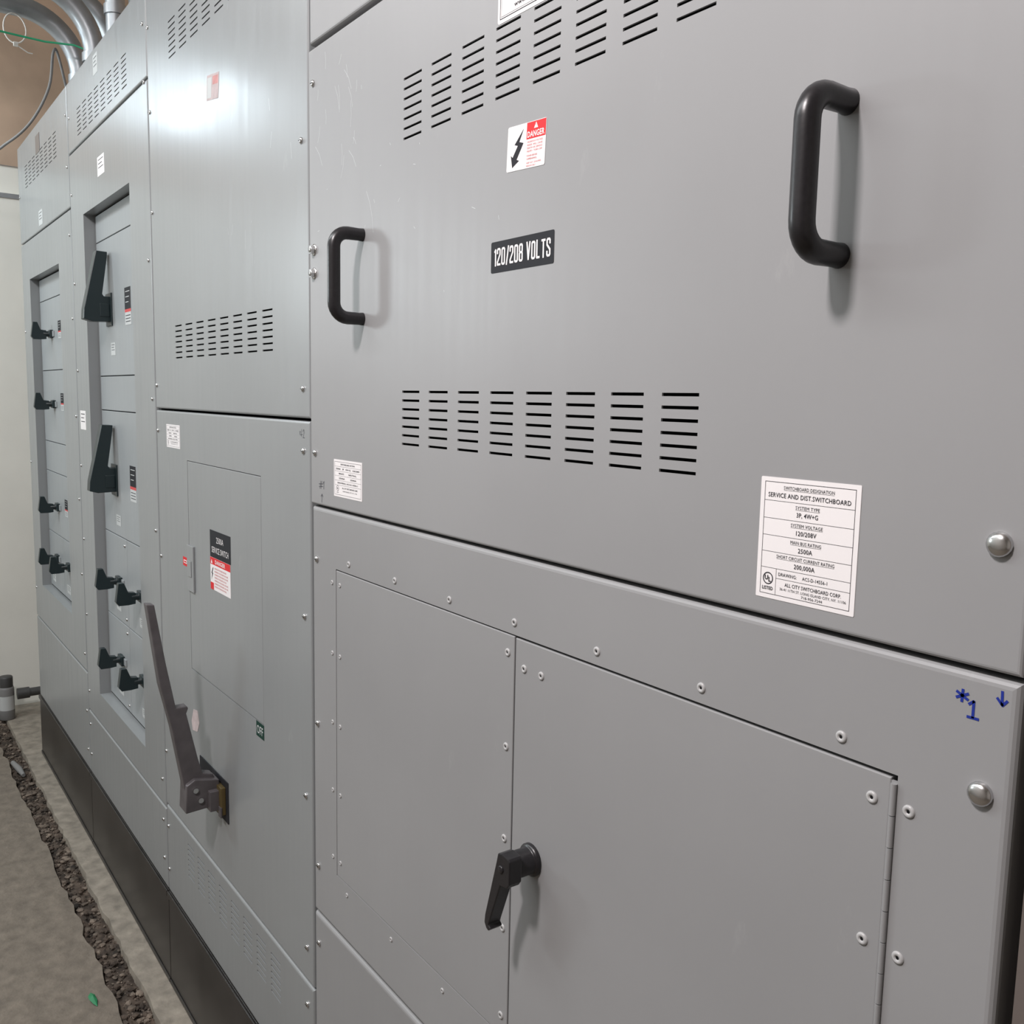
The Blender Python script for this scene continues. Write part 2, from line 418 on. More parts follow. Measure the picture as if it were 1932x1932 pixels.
prof=[(-0.7545,0.988),(-0.7570,0.9905),(-0.770,0.9920),(-0.7765,0.990),(-0.7790,0.980),(-0.7995,0.9080),(-0.8005,0.8985),(-0.7965,0.8930),(-0.7925,0.8915),(-0.7885,0.8955),(-0.7925,0.8985),(-0.7905,0.9045),(-0.7710,0.9550),(-0.7590,0.9565),(-0.7550,0.9620)]
mb.prism_y(prof[::-1],-0.046,-0.029,0)
mb.lathe_y([(0.0045,-0.046),(0.0045,-0.0475),(0.0001,-0.0478)],cx+0.006,cz+0.004,12,0)
build(mb,'latch_handle',['rubber'],(cx,0,cz),dr,bevel=0.0012,label='black lever latch handle pointing down')

# labels on cabinet 1
W,K,R_,RI=0,1,2,3
L=Label(-0.8445,1.7205,0.067,0.046,-0.002,['white','ink','red','redink'],rot=-3,corner=0.002)
L.poly([(0.0285,0.0410),(0.0130,0.0265),(0.0190,0.0250),(0.0105,0.0140),(0.0070,0.0165),(0.0105,0.0035),(0.0225,0.0095),(0.0180,0.0110),(0.0290,0.0265),(0.0215,0.0285)][::-1],K)
L.rect(0.034,0.029,0.0665,0.0455,R_)
L.poly([(0.0465,0.0385),(0.0535,0.0385),(0.050,0.0445)],W,0.0003); L.text('!',0.050,0.0408,0.0035,R_,lift=0.00045)
L.text('DANGER',0.0502,0.0335,0.0058,W,width=0.029,bold=0.022)
for i,t in enumerate(['HAZARDOUS VOLTAGE','INSIDE. WILL CAUSE','DEATH OR SERIOUS','INJURY. TURN OFF','POWER BEFORE','OPENING.']):
    L.text(t,0.036,0.0262-i*0.0031-(0.0015 if i>3 else 0),0.0018,RI,width=0.026 if i<4 else 0.018,align='L')
for i,t in enumerate(['KEEP OUT. QUALIFIED','PERSONS ONLY']): L.text(t,0.036,0.0052-i*0.003,0.0016,RI,width=0.025 if i<1 else 0.016,align='L')
L.done('danger_sticker',main,label='white and red danger sticker with black lightning arrow')
L=Label(-0.872,1.6185,0.1125,0.0335,-0.002,['black','white'],corner=0.002)
L.gothic('120/208 VOLTS',0.0065,0.0085,0.0165,0.100,0.0023,1)
L.done('voltage_plate',main,label='black plate with white voltage lettering')
L=Label(-0.4825,1.3255,0.0905,0.0975,-0.002,['white','ink'],corner=0.001)
w,h=0.0905,0.0975; l0,l1=0.004,w-0.004
def vv(fr): return h*(1-fr)
L.frame(l0,0.0035,l1,h-0.0035,0.0004,1)
def ht(t,fr,wd): 
    L.text(t,w/2,vv(fr),0.0026,1,width=wd,bold=0.0); L.rect(w/2-wd/2,vv(fr)-0.0021,w/2+wd/2,vv(fr)-0.0019,1)
ht('SWITCHBOARD DESIGNATION',0.078,0.046)
L.text('SERVICE AND DIST.SWITCHBOARD',w/2,vv(0.142),0.0036,1,width=0.075,bold=0.006)
ht('SYSTEM TYPE',0.226,0.022); L.text('3P, 4W+G',w/2,vv(0.285),0.0036,1,width=0.0195,bold=0.006)
ht('SYSTEM VOLTAGE',0.370,0.029); L.text('120/208V',w/2,vv(0.430),0.0036,1,width=0.0185,bold=0.006)
ht('MAIN BUS RATING',0.508,0.028); L.text('2500A',w/2,vv(0.568),0.0036,1,width=0.013,bold=0.006)
ht('SHORT CIRCUIT CURRENT RATING',0.640,0.053); L.text('200,000A',w/2,vv(0.700),0.0036,1,width=0.019,bold=0.006)
for fr in (0.19,0.335,0.475,0.610,0.745): L.rect(l0,vv(fr)-0.00015,l1,vv(fr)+0.00015,1)
L.rect(0.019,0.0035,0.0193,vv(0.745),1); L.rect(0.019,vv(0.825),l1,vv(0.825)+0.0003,1)
L.text('DRAWING:     ACS-D-14556-1',0.0215,vv(0.785),0.0027,1,width=0.045,align='L',bold=0.002)
L.text('ALL CITY SWITCHBOARD CORP.',0.0535,vv(0.862),0.0029,1,width=0.051,bold=0.004)
L.text('36-41 11TH ST. LONG ISLAND CITY, NY. 11106',0.0535,vv(0.903),0.0021,1,width=0.060,bold=0.0)
L.text('718-956-7244',0.0535,vv(0.937),0.0021,1,width=0.019,bold=0.0)
L.circle(0.0115,vv(0.835),0.0050,0.0009,1); L.text('U',0.0100,vv(0.828),0.0036,1,bold=0.03); L.text('L',0.0133,vv(0.842),0.0036,1,bold=0.03)
L.text('LISTED',0.0115,vv(0.915),0.0027,1,width=0.0105,bold=0.02)
L.done('rating_label',main,label='white printed switchboard rating label')
def tiny_label(x,z,w,h,y,parent,name='rating_label'):
    L=Label(x,z,w,h,y,['white','ink'],corner=0.0008)
    L.frame(0.003,0.003,w-0.003,h-0.003,0.0004,1)
    rows=['SWITCHBOARD SECTION','2500A   3P   4W+G   120/208V','MAINS        NEUTRAL','2500A        2500A','DRAWING: ACS-D-14556-1']
    for i,t in enumerate(rows):
        zz=h*(0.88-0.125*i); L.text(t,w*0.5,zz,0.0022,1,width=w*(0.5,0.84,0.62,0.62,0.72)[i],bold=0.01)
        L.rect(0.003,zz-h*0.065,w-0.003,zz-h*0.06,1)
    L.circle(w*0.14,h*0.23,0.0042,0.0006,1); L.text('UL',w*0.14,h*0.23,0.0026,1,width=0.004,bold=0.02); L.text('LISTED',w*0.14,h*0.12,0.0015,1,width=0.007)
    L.text('ALL CITY SWITCHBOARD CORP.',w*0.58,h*0.25,0.0022,1,width=w*0.55,bold=0.01); L.text('LONG ISLAND CITY, NY. 11106',w*0.58,h*0.17,0.0018,1,width=w*0.5)
    return L.done(name,parent,label='small white printed section label')
tiny_label(-1.280,1.3305,0.0925,0.0555,-0.002,main)
L=Label(-0.8665,1.8790,0.170,0.09,-0.002,['white','ink'],corner=0.003)
L.frame(0.004,0.004,0.166,0.086,0.0009,1); L.frame(0.0062,0.0062,0.1638,0.0838,0.0004,1)
L.text('www.allcityswitchboard.com',0.030,0.0125,0.0048,1,width=0.110,align='L',bold=0.01)
L.text('ALL CITY SWITCHBOARD CORP.',0.085,0.060,0.009,1,width=0.14,bold=0.015); L.text('LONG ISLAND CITY, NY. 11106',0.085,0.036,0.006,1,width=0.12)
L.done('maker_plate',main,label='white maker plate with black double border')
# handwriting
mb=MB(); y=-0.0003
for a in (88,150,30): 
    c,s=math.cos(math.radians(a))*0.0044,math.sin(math.radians(a))*0.0040; stroke(mb,[(-0.3080-c,1.2890-s),(-0.3080+c,1.2890+s)],0.0019,y)
stroke(mb,[(-0.3030,1.2845),(-0.3000,1.2870),(-0.3000,1.2760)],0.0019,y); stroke(mb,[(-0.3035,1.2757),(-0.2963,1.2757)],0.0019,y)
stroke(mb,[(-0.2822,1.2985),(-0.2818,1.2900)],0.0018,y); stroke(mb,[(-0.2850,1.2935),(-0.2815,1.2895),(-0.2787,1.2930)],0.0018,y)
build(mb,'handwritten_mark',['blue'],(-0.295,0,1.288),c1,label='blue marker handwritten star, one and arrow')
mb=MB(); y=-0.0024
for dx in (-0.004,0.0): stroke(mb,[(-1.327+dx,1.337),(-1.324+dx,1.349)],0.0008,y)
for dz in (0.341,0.345): stroke(mb,[(-1.334,1.0+dz-0.001),(-1.320,1.0+dz)],0.0008,y)
stroke(mb,[(-1.319,1.346),(-1.316,1.349),(-1.317,1.337)],0.0009,y)
stroke(mb,[(-1.324,1.316),(-1.3235,1.329)],0.0008,y); stroke(mb,[(-1.327,1.325),(-1.3235,1.329),(-1.320,1.325)],0.0008,y)
build(mb,'handwritten_mark',['pencil'],(-1.324,-0.002,1.335),main,label='pencilled number mark with arrow')
PM='paint'

# ======== cabinet 2
B0,B1=-2.2460,-1.3715
c2=cabinet(B0,B1,'tall grey switchboard cabinet with long service switch lever')
v2=vent(-2.081,2.245,0.0730,0.0470,0.0118)+vent(-2.081,1.6225,0.0730,0.0470,0.01125)
random.seed(5); scr=[]
for k in range(16):
    x=-1.40-random.random()*0.35; z=1.70+random.random()*0.6; L_=0.004+random.random()*0.03; a=math.radians(random.choice([75,105,20])+random.uniform(-15,15))
    scr.append(([(x,z),(x+L_*math.cos(a),z+L_*math.sin(a))],0.0005))
p2=pan(c2,'upper_cover_panel',B0,B1,1.4435,ZT-0.003,holes=v2,r=0.004,scr=scr,label='grey metal cover panel with vent slots')
f2=pan(c2,'middle_cover_panel',B0,B1,0.4800,1.4390,holes=[(-2.0175,-1.5865,0.8760,1.3360)],r=0.004,hd=0.008)
d2=pan(c2,'door',-2.0160,-1.5880,0.8774,1.3346,r=0.0012)
pan(c2,'bottom_cover_panel',B0,B1,ZB+0.004,0.4750,holes=vent(-2.078,0.442,0.0730,0.0470,0.0125,h=0.004),r=0.005)
tiny_label(-2.166,1.3575,0.101,0.0515,0,f2)
mb=MB(); mb.box(-2.022,-1.978,-0.004,0.0,1.053,1.153); mb.box(-2.012,-1.990,-0.0055,-0.004,1.085,1.120)
build(mb,'door_latch',['paint'],(-2.0,0,1.1),d2,bevel=0.001)
L=Label(-2.062,1.1015,0.034,0.0195,0,['red','white']); L.rect(0.006,0.006,0.028,0.0135,1); L.rect(0.009,0.008,0.025,0.0115,0,0.0003); L.done('warning_sticker',f2)
L=Label(-1.873,1.1495,0.122,0.0555,-0.0002,['black','white'],corner=0.001)
L.text('2500A',0.061,0.038,0.0120,1,width=0.042,bold=0.0); L.text('SERVICE SWITCH',0.061,0.0165,0.0120,1,width=0.100,bold=0.0); L.done('switch_nameplate',d2,label='black nameplate with white lettering')
L=Label(-1.873,1.0825,0.120,0.0665,-0.0002,['white','ink','red','redink'])
L.rect(0,0.052,0.120,0.0665,R_); L.rect(0,0,0.020,0.0145,R_); L.poly([(0.004,0.054),(0.014,0.054),(0.009,0.063)],W,0.0003); L.text('DANGER',0.060,0.059,0.008,W,width=0.06,bold=0.02)
L.poly([(0.015,0.046),(0.006,0.033),(0.0105,0.033),(0.006,0.019),(0.017,0.0345),(0.012,0.0345),(0.019,0.046)],K)
for i in range(7): L.text('HAZARDOUS VOLTAGE INSIDE CAN CAUSE',0.026,0.0455-i*0.0062,0.0032,RI,width=0.08 if i%3 else 0.07,align='L')
L.done('danger_sticker',d2,label='red and white danger sticker')
L=Label(-1.6245,0.8480,0.0385,0.0285,-0.0002,['green','dullwhite']); L.text('OFF',0.0192,0.0142,0.016,1,width=0.030,bold=0.006); L.done('off_plate',f2,label='dark green plate reading OFF')
L=Label(-1.8400,2.0270,0.068,0.045,0,['faded','dullwhite','fadedred'],rot=-8); L.rect(0.003,0.004,0.028,0.040,1); L.rect(0.034,0.026,0.064,0.041,2); L.done('peeling_sticker',p2,label='faded peeling pink and red sticker')
mb=MB(); stroke(mb,[(-1.406,1.414),(-1.4045,1.426)],0.0007,-0.0004); stroke(mb,[(-1.409,1.4165),(-1.401,1.4175)],0.0007,-0.0004)
stroke(mb,[(-1.3995,1.4225),(-1.396,1.4255),(-1.3945,1.4215),(-1.3990,1.4125),(-1.3935,1.4125)],0.0008,-0.0004)
stroke(mb,[(-1.413,1.4165),(-1.409,1.4225)],0.0006,-0.0004); stroke(mb,[(-1.413,1.4225),(-1.409,1.4165)],0.0006,-0.0004)
build(mb,'handwritten_mark',['pencil'],(-1.402,0,1.419),f2,label='pencilled number two')
mb=MB(); mb.box(-1.969,-1.787,-0.002,0.0,0.606,0.694,0)
mb.box(-1.835,-1.800,-0.012,-0.002,0.622,0.680,1); mb.box(-1.845,-1.812,-0.030,-0.010,0.630,0.672,2); mb.box(-1.812,-1.798,-0.014,-0.010,0.618,0.640,2)
pl=build(mb,'switch_mechanism',['black','brass','lever'],(-1.88,0,0.65),f2,bevel=0.0008,label='black switch mounting plate with yellow zinc bracket')
mb=MB()
prof=[(-0.1370,1.070),(-0.1160,0.905),(-0.0955,0.814),(-0.0760,0.698),(-0.0665,0.634),(-0.0560,0.630),(-0.0080,0.640),(-0.0050,0.668),(-0.0150,0.700),(-0.0360,0.706),(-0.0450,0.740),(-0.0660,0.838),(-0.0620,0.848),(-0.0640,0.853),(-0.0860,0.853),(-0.1030,0.945),(-0.1225,1.068)]
mb.prism_x(prof,-1.862,-1.838,0)
mb.prism_x([(-0.075,0.632),(-0.006,0.636),(-0.006,0.690),(-0.055,0.700),(-0.072,0.690)],-1.872,-1.826,0)
for yy,zz in ((-0.045,0.655),(-0.025,0.665),(-0.055,0.678)):
    mb.tube([(-1.826,yy,zz),(-1.822,yy,zz)],0.0055,10,1)
mb.tube([(-1.845,-0.012,0.652),(-1.845,0.0,0.652)],0.017,14,0)
build(mb,'operating_lever',['lever','chrome'],(-1.85,-0.03,0.66),pl,bevel=0.0018,label='long dark grey switch operating lever')
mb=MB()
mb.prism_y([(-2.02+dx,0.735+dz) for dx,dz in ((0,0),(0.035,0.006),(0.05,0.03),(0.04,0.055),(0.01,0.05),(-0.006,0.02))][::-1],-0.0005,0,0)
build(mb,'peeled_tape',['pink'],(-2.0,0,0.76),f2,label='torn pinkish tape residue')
for z in (2.2,1.869,1.490,1.391,1.120,0.813,0.541,0.436,0.30): fast(SCREW,'screw',-1.3970,z,c2)
for z in (2.28,2.10,1.883,1.496,1.392,1.096,0.616,0.424,0.313): fast(SCREWS,'screw',-2.2330,z,c2)

# ======== cabinets 3 and 4 : recessed breaker columns
def big_handle(x,zc,parent):
    mb=MB()
    pr=[(-0.042,-0.004),(-0.040,0.024),(-0.005,0.182),(0.024,0.181),(0.023,0.166),(0.008,0.066),(0.012,0.060),(0.029,0.060),(0.029,-0.008),(-0.020,-0.010)]
    mb.prism_x([(y,z+zc) for y,z in pr],x-0.022,x+0.014,0)
    mb.box(x+0.013,x+0.0160,0.000,0.026,zc+0.004,zc+0.040,0)
    mb.box(x-0.035,x+0.03,0.026,0.030,zc-0.02,zc+0.070,0)
    build(mb,'breaker_handle',['hblack'],(x,0.03,zc),parent,bevel=0.002,label='large dark angled breaker switch handle')
def small_handle(x,zc,parent):
    mb=MB()
    mb.lathe_y([(0.015,0.030),(0.015,0.024),(0.010,0.020),(0.009,0.002),(0.0001,0.002)],x,zc,16,0)
    pr=[(0.012,-0.018),(0.012,0.012),(-0.006,0.014),(-0.016,0.040),(-0.030,0.040),(-0.037,-0.010),(-0.030,-0.020),(-0.006,-0.020)]
    mb.prism_x([(y,z+zc) for y,z in pr],x-0.012,x+0.008,0)
    mb.box(x-0.015,x+0.030,0.020,0.030,zc-0.014,zc+0.014,0)
    mb.box(x+0.032,x+0.055,0.026,0.030,zc-0.010,zc+0.010,1)
    build(mb,'breaker_handle',['hblack','plate'],(x,0.03,zc),parent,bevel=0.001,label='small dark rotary breaker handle')
def blabel(x,z,w,h,parent):
    L=Label(x,z,w,h,0.0298,['dullwhite','black','redink','ink'])
    L.rect(0,h*0.42,w,h,1)
    for i in range(3): L.rect(w*0.15,h*(0.88-0.14*i),w*(0.85-0.1*i),h*(0.90-0.14*i),0,0.0003)
    L.rect(0,h*0.34,w,h*0.42,2)
    for i in range(3): L.rect(w*0.1,h*(0.24-0.08*i),w*0.9,h*(0.26-0.08*i),3)
    L.done('breaker_label',parent,label='small black, red and white breaker label')
def wlabel(x,z,w,h,parent,y=0.0,name='sticker',n=3,mat='white'):
    L=Label(x,z,w,h,y,[mat,'ink'])
    for i in range(n): L.rect(w*0.15,h*(0.8-0.6*i/n),w*(0.85-0.15*(i%2)),h*(0.8-0.6*i/n)+h*0.04,1)
    L.done(name,parent,label='small white paper sticker')

C0,C1=-3.1230,-2.2520
c3=cabinet(C0,C1,'grey switchboard cabinet with recessed column of breakers')
p3t=pan(c3,'top_cover_panel',C0,C1,2.182,ZT-0.003,holes=vent(-2.990,2.280,0.0735,0.047,0.0118),r=0.004)
R3=(-2.952,-2.432,0.560,1.983)
f3=pan(c3,'front_frame_panel',C0,C1,0.466,2.177,holes=[R3],r=0.004,hd=0.034,label='grey frame panel around the breaker column')
pan(c3,'bottom_cover_panel',C0,C1,ZB+0.004,0.461,r=0.004)
wlabel(-2.757,2.052,0.078,0.05,f3); wlabel(-2.77,2.315,0.05,0.05,p3t,mat='dullwhite'); wlabel(-3.09,1.363,0.075,0.057,f3)
def bplate(root,x0,x1,z0,z1): return pan(root,'circuit_breaker',x0+0.001,x1-0.001,z0+0.0012,z1-0.0012,yf=0.030,r=0.0015,mat='plate')
x0,x1=R3[0]+0.004,R3[1]-0.004
bplate(c3,x0,x1,1.903,1.980)
b=bplate(c3,x0,x1,1.523,1.903); big_handle(-2.800,1.681,b); blabel(-2.632,1.655,0.062,0.097,b); wlabel(-2.80,1.58,0.05,0.035,b,0.0298,mat='dullwhite')
bplate(c3,x0,x1,1.425,1.523)
b=bplate(c3,x0,x1,1.069,1.425); big_handle(-2.800,1.204,b); blabel(-2.632,1.185,0.062,0.097,b); wlabel(-2.80,1.10,0.05,0.03,b,0.0298,mat='dullwhite')
xm=(x0+x1)/2
for (za,zb_,zh) in ((0.818,1.069,0.938),(0.566,0.818,0.706)):
    for (xa,xb,xh) in ((x0,xm,-2.785),(xm,x1,-2.545)):
        b=bplate(c3,xa,xb,za,zb_); small_handle(xh,zh,b); wlabel(xa+0.12,za+0.03,0.05,0.025,b,0.0298,mat='dullwhite')
        fast(SCREWS,'screw',xb-0.02,zb_-0.02,c3,0.03); fast(SCREWS,'screw',xb-0.02,za+0.02,c3,0.03)
for z in (2.30,2.175,1.782,1.464,1.151,0.53,0.425,0.325): fast(SCREWS,'screw',-2.2750,z,c3)
for z in (2.28,2.06,1.80,1.54,1.25,1.02,0.78,0.53,0.42,0.32): fast(SCREWS,'screw',-3.1010,z,c3)

E0,E1=-4.0600,-3.1290
c4=cabinet(E0,E1,'grey switchboard cabinet at row end with small breaker handles')
p4t=pan(c4,'top_cover_panel',E0,E1,2.030,ZT-0.003,holes=vent(-3.905,2.288,0.0780,0.050,0.0123),r=0.004)
R4=(-3.898,-3.340,0.732,1.886)
f4=pan(c4,'front_frame_panel',E0,E1,0.585,2.025,holes=[R4],r=0.004,hd=0.034,label='grey frame panel around the breaker column')
pan(c4,'bottom_cover_panel',E0,E1,ZB+0.004,0.580,r=0.004)
mb=MB(); mb.box(-3.667,-3.590,-0.001,0.0,2.285,2.345); build(mb,'nameplate',['nameplate'],(-3.63,0,2.31),p4t,label='small dark brown nameplate')
wlabel(-3.66,2.045,0.07,0.05,p4t,mat='dullwhite')
x0,x1=R4[0]+0.004,R4[1]-0.004
bplate(c4,x0,x1,1.803,1.883); xm=(x0+x1)/2
for za,zb_,zh in ((1.551,1.803,1.678),(1.291,1.551,1.430),(0.950,1.180,1.058)):
    b=bplate(c4,x0,x1,za,zb_); small_handle(-3.685,zh,b); blabel(-3.56,zh-0.02,0.05,0.06,b)
bplate(c4,x0,x1,1.180,1.291)
for xa,xb,xh in ((x0,xm,-3.730),(xm,x1,-3.520)):
    b=bplate(c4,xa,xb,0.737,0.950); small_handle(xh,0.862,b); wlabel(xa+0.05,0.76,0.06,0.03,b,0.0298,mat='dullwhite')
for z in (2.30,2.15,1.95,1.70,1.40,1.14,0.90,0.64,0.45,0.32): fast(SCREWS,'screw',-3.1500,z,c4)
for z in (2.2,1.7,1.2,0.7): fast(SCREWS,'screw',-4.0380,z,c4)

# plinths, one steel base channel per cabinet
for xa,xb in ((-4.075,-3.1275),(-3.1245,-2.2505),(-2.2475,-1.3700),(-1.3670,-0.2650)):
    mb=MB(); mb.box(xa,xb,0.000,0.80,0.002,ZB-0.0005,0)
    mb.box(xa,xb,-0.005,0.0,ZB-0.016,ZB-0.0005,0); mb.box(xa,xb,-0.003,0.0,0.002,0.014,0)
    build(mb,'cabinet_plinth',['plinth'],((xa+xb)/2,0.4,0.002),None,bevel=0.0015,label='dark grey steel base channel under the switchboard cabinets',category='plinth',group='steel base channels under the cabinets')

# ---------------------------------------------------------------- conduits & wires
def conduit(x,yo,zt,label,r=0.0235,R=0.185):
    mb=MB(); y0=0.195+yo
    path=[(x,y0,ZT+0.001),(x,y0,ZT+0.08),(x,y0,zt-R)]
    for k in range(1,13):
        a=math.pi/2*k/12; path.append((x,y0-R+R*math.cos(a),zt-R+R*math.sin(a)))
    path+=[(x-0.02,-0.5,zt),(x-0.04,-1.2,zt),(x-0.05,-2.295,zt)]
    mb.tube(path,r,20,0)
    mb.tube([(x,y0,ZT+0.001),(x,y0,ZT+0.03)],r*1.5,20,0)
    mb.tube([(x,y0,zt-R-0.03),(x,y0,zt-R+0.0)],r*1.18,20,0)
    build(mb,'conduit',['emt'],(x,y0,ZT),None,label=label,category='pipe',group='overhead conduits')
conduit(-3.88,0,2.838,'curved galvanised steel conduit rising from cabinet top',0.035,0.20)
conduit(-3.64,0,2.850,'curved galvanised steel conduit rising from cabinet top',0.035,0.20)
conduit(-3.33,0,2.90,'curved galvanised steel conduit rising from cabinet top',0.030)
conduit(-4.00,0.14,2.985,'curved galvanised steel conduit rising from cabinet top',0.034)
conduit(-3.46,0.11,2.985,'curved galvanised steel conduit rising from cabinet top',0.030)
mb=MB()
pts=[]
for k in range(25):
    a=2*math.pi*k/24; pts.append((-3.86+0.004*math.sin(a*2),-0.020+0.036*math.sin(a),2.752-0.050*math.cos(a)*1.0))
mb.tube(pts,0.0024,6,0,caps=False); mb.box(-3.866,-3.854,-0.026,-0.012,2.692,2.706,0); mb.tube([(-3.86,-0.02,2.699),(-3.862,0.02,2.679),(-3.862,0.035,2.679)],0.002,6,0)
build(mb,'cable_tie',['nylon'],(-3.86,-0.02,2.76),None,label='white nylon cable tie loop hanging from conduit',category='cable tie')
mb=MB(); mb.tube([(-3.76,-2.29,2.745),(-3.78,-1.2,2.72),(-3.78,-0.4,2.715),(-3.78,-0.05,2.705),(-3.77,0.06,2.70),(-3.74,0.15,2.70),(-3.72,0.22,2.68),(-3.72,0.24,2.40)],0.0035,8,0)
build(mb,'green_wire',['gwire'],(-3.78,0.1,2.70),None,label='thin green ground wire strung between conduits',category='wire')
mb=MB(); P=[(-3.95,0.20,2.39),(-3.95,0.14,2.70),(-3.93,0.115,2.72),(-3.95,0.10,2.60),(-3.99,0.045,2.48),(-4.05,-0.03,2.40),(-4.15,-0.12,2.36),(-4.4,-0.4,2.38),(-4.74,-0.7,2.5)]
def cr(P,n=6):
    out=[]; Q=[Vector(p) for p in P]; Q=[Q[0]]+Q+[Q[-1]]
    for i in range(1,len(Q)-2):
        for k in range(n):
            t=k/n; out.append(0.5*((2*Q[i])+(-Q[i-1]+Q[i+1])*t+(2*Q[i-1]-5*Q[i]+4*Q[i+1]-Q[i+2])*t*t+(-Q[i-1]+3*Q[i]-3*Q[i+1]+Q[i+2])*t**3))
    out.append(Q[-2]); return out
mb.tube(cr(P),0.005,8,0)
build(mb,'hanging_cable',['cable'],(-3.95,0.2,2.39),None,label='thin grey cable drooping against the plywood wall',category='cable')

# ---------------------------------------------------------------- room
XL=-4.78; XR=2.2; YF=-2.3; YB=0.9; ZC=3.35
def struct(mb,name,mats,origin): return build(mb,name,mats,origin,None,kind='structure')
mb=MB()
random.seed(11); n=160; ja=[random.uniform(-0.006,0.007) for _ in range(n+1)]; jb=[random.uniform(-0.005,0.005) for _ in range(n+1)]
xs=[XL+(XR-XL)*i/n for i in range(n+1)]
for i in range(n):
    a,b=xs[i],xs[i+1]; ya,yb=-0.132+ja[i],-0.132+ja[i+1]; ca,cb=-0.064+jb[i],-0.064+jb[i+1]
    mb.quad([(a,YF,0),(b,YF,0),(b,yb,0),(a,ya,0)],0)
    mb.quad([(a,ya,0),(b,yb,0),(b,yb+0.006,-0.05),(a,ya+0.006,-0.05)],0)
    mb.quad([(a,ya+0.006,-0.05),(b,yb+0.006,-0.05),(b,cb-0.004,-0.05),(a,ca-0.004,-0.05)],0)
struct(mb,'floor',['conc'],(0,0,0))
mb=MB()
for i in range(n):
    a,b=xs[i],xs[i+1]; ca,cb=-0.064+jb[i],-0.064+jb[i+1]
    mb.quad([(a,ca,0.0),(b,cb,0.0),(b,YB,0.0),(a,YB,0.0)],0)
    mb.quad([(a,ca-0.006,-0.05),(b,cb-0.006,-0.05),(b,cb,0.0),(a,ca,0.0)],0)
struct(mb,'trim_1',['curb'],(0,0,0))
mb=MB(); random.seed(21)
import bmesh
def rock(cx,cy,cz,r,m):
    bm=bmesh.new(); bmesh.ops.create_icosphere(bm,subdivisions=1,radius=1)
    sc=(random.uniform(.7,1.5),random.uniform(.7,1.2),random.uniform(.4,.8))
    vs=[(cx+v.co.x*r*sc[0]*random.uniform(.65,1.2),cy+v.co.y*r*sc[1]*random.uniform(.65,1.2),cz+v.co.z*r*sc[2]*random.uniform(.7,1.2)) for v in bm.verts]
    fs=[tuple(v.index for v in f.verts) for f in bm.faces]; bm.free(); mb.add(vs,fs,m)
NX=900; NY=10; vs=[]; fs=[]
for i in range(NX+1):
    for j in range(NY+1):
        vs.append((XL+0.01+(3.9)*i/NX,-0.133+0.070*j/NY,-0.018+random.uniform(-0.003,0.003)+0.004*math.sin(i*0.13+j)*math.sin(i*0.041)))
for i in range(NX):
    for j in range(NY):
        k=i*(NY+1)+j; fs.append((k,k+NY+1,k+NY+2,k+1))
mb.add(vs,fs,0,True)
for k in range(2400):
    x=random.uniform(XL+0.02,-1.4); y=random.uniform(-0.130,-0.068); r=random.choice([0.0015,0.002,0.002,0.003,0.003,0.004,0.006,0.010])
    rock(x,y,-0.017+random.random()*0.003+r*0.2,r,0 if random.random()<0.50 else 1)
build(mb,'gravel',['rock','pebble'],(-3,-0.1,-0.05),None,kind='stuff',label='dark loose gravel and dirt in the floor trench',category='gravel')
# walls
mb=MB(); mb.quad([(XL,YF,0),(XL,YB,0),(XL,YB,2.345),(XL,YF,2.345)],0); mb.quad([(XL,YF,2.345),(XL,YB,2.345),(XL-0.03,YB,2.345),(XL-0.03,YF,2.345)],0)
mb.quad([(XL-0.03,YF,2.345),(XL-0.03,YB,2.345),(XL-0.03,YB,2.47),(XL-0.03,YF,2.47)],1)
mb.quad([(XL-0.02,YF,2.47),(XL-0.02,YB,2.47),(XL-0.02,YB,ZC),(XL-0.02,YF,ZC)],2)
struct(mb,'wall_left',['wallw','wallw','brown'],(XL,0,0))
mb=MB(); mb.quad([(XL-0.03,YB,-0.05),(XR,YB,-0.05),(XR,YB,ZC),(XL-0.03,YB,ZC)],0); struct(mb,'wall_back',['brown'],(0,YB,0))
mb=MB(); mb.quad([(XL-0.03,YF,0),(XR,YF,0),(XR,YF,ZC),(XL-0.03,YF,ZC)],0); struct(mb,'wall_front',['ceil'],(0,YF,0))
mb=MB(); mb.quad([(XR,YF,0),(XR,YB,0),(XR,YB,ZC),(XR,YF,ZC)],0); struct(mb,'wall_right',['ceil'],(XR,0,0))
mb=MB(); mb.quad([(XL-0.03,YF,ZC),(XR,YF,ZC),(XR,YB,ZC),(XL-0.03,YB,ZC)],0); struct(mb,'ceiling',['ceil'],(0,0,ZC))
mb=MB(); mb.box(-0.2600,-0.10,0.004,0.80,0.0,2.6,0); struct(mb,'trim_2',['endwall'],(-0.2,0.4,0))
mb=MB(); mb.box(XL-0.001,XL+0.006,-0.2,YB,2.325,2.345,0); struct(mb,'trim_3',['emt'],(XL,0,2.33))

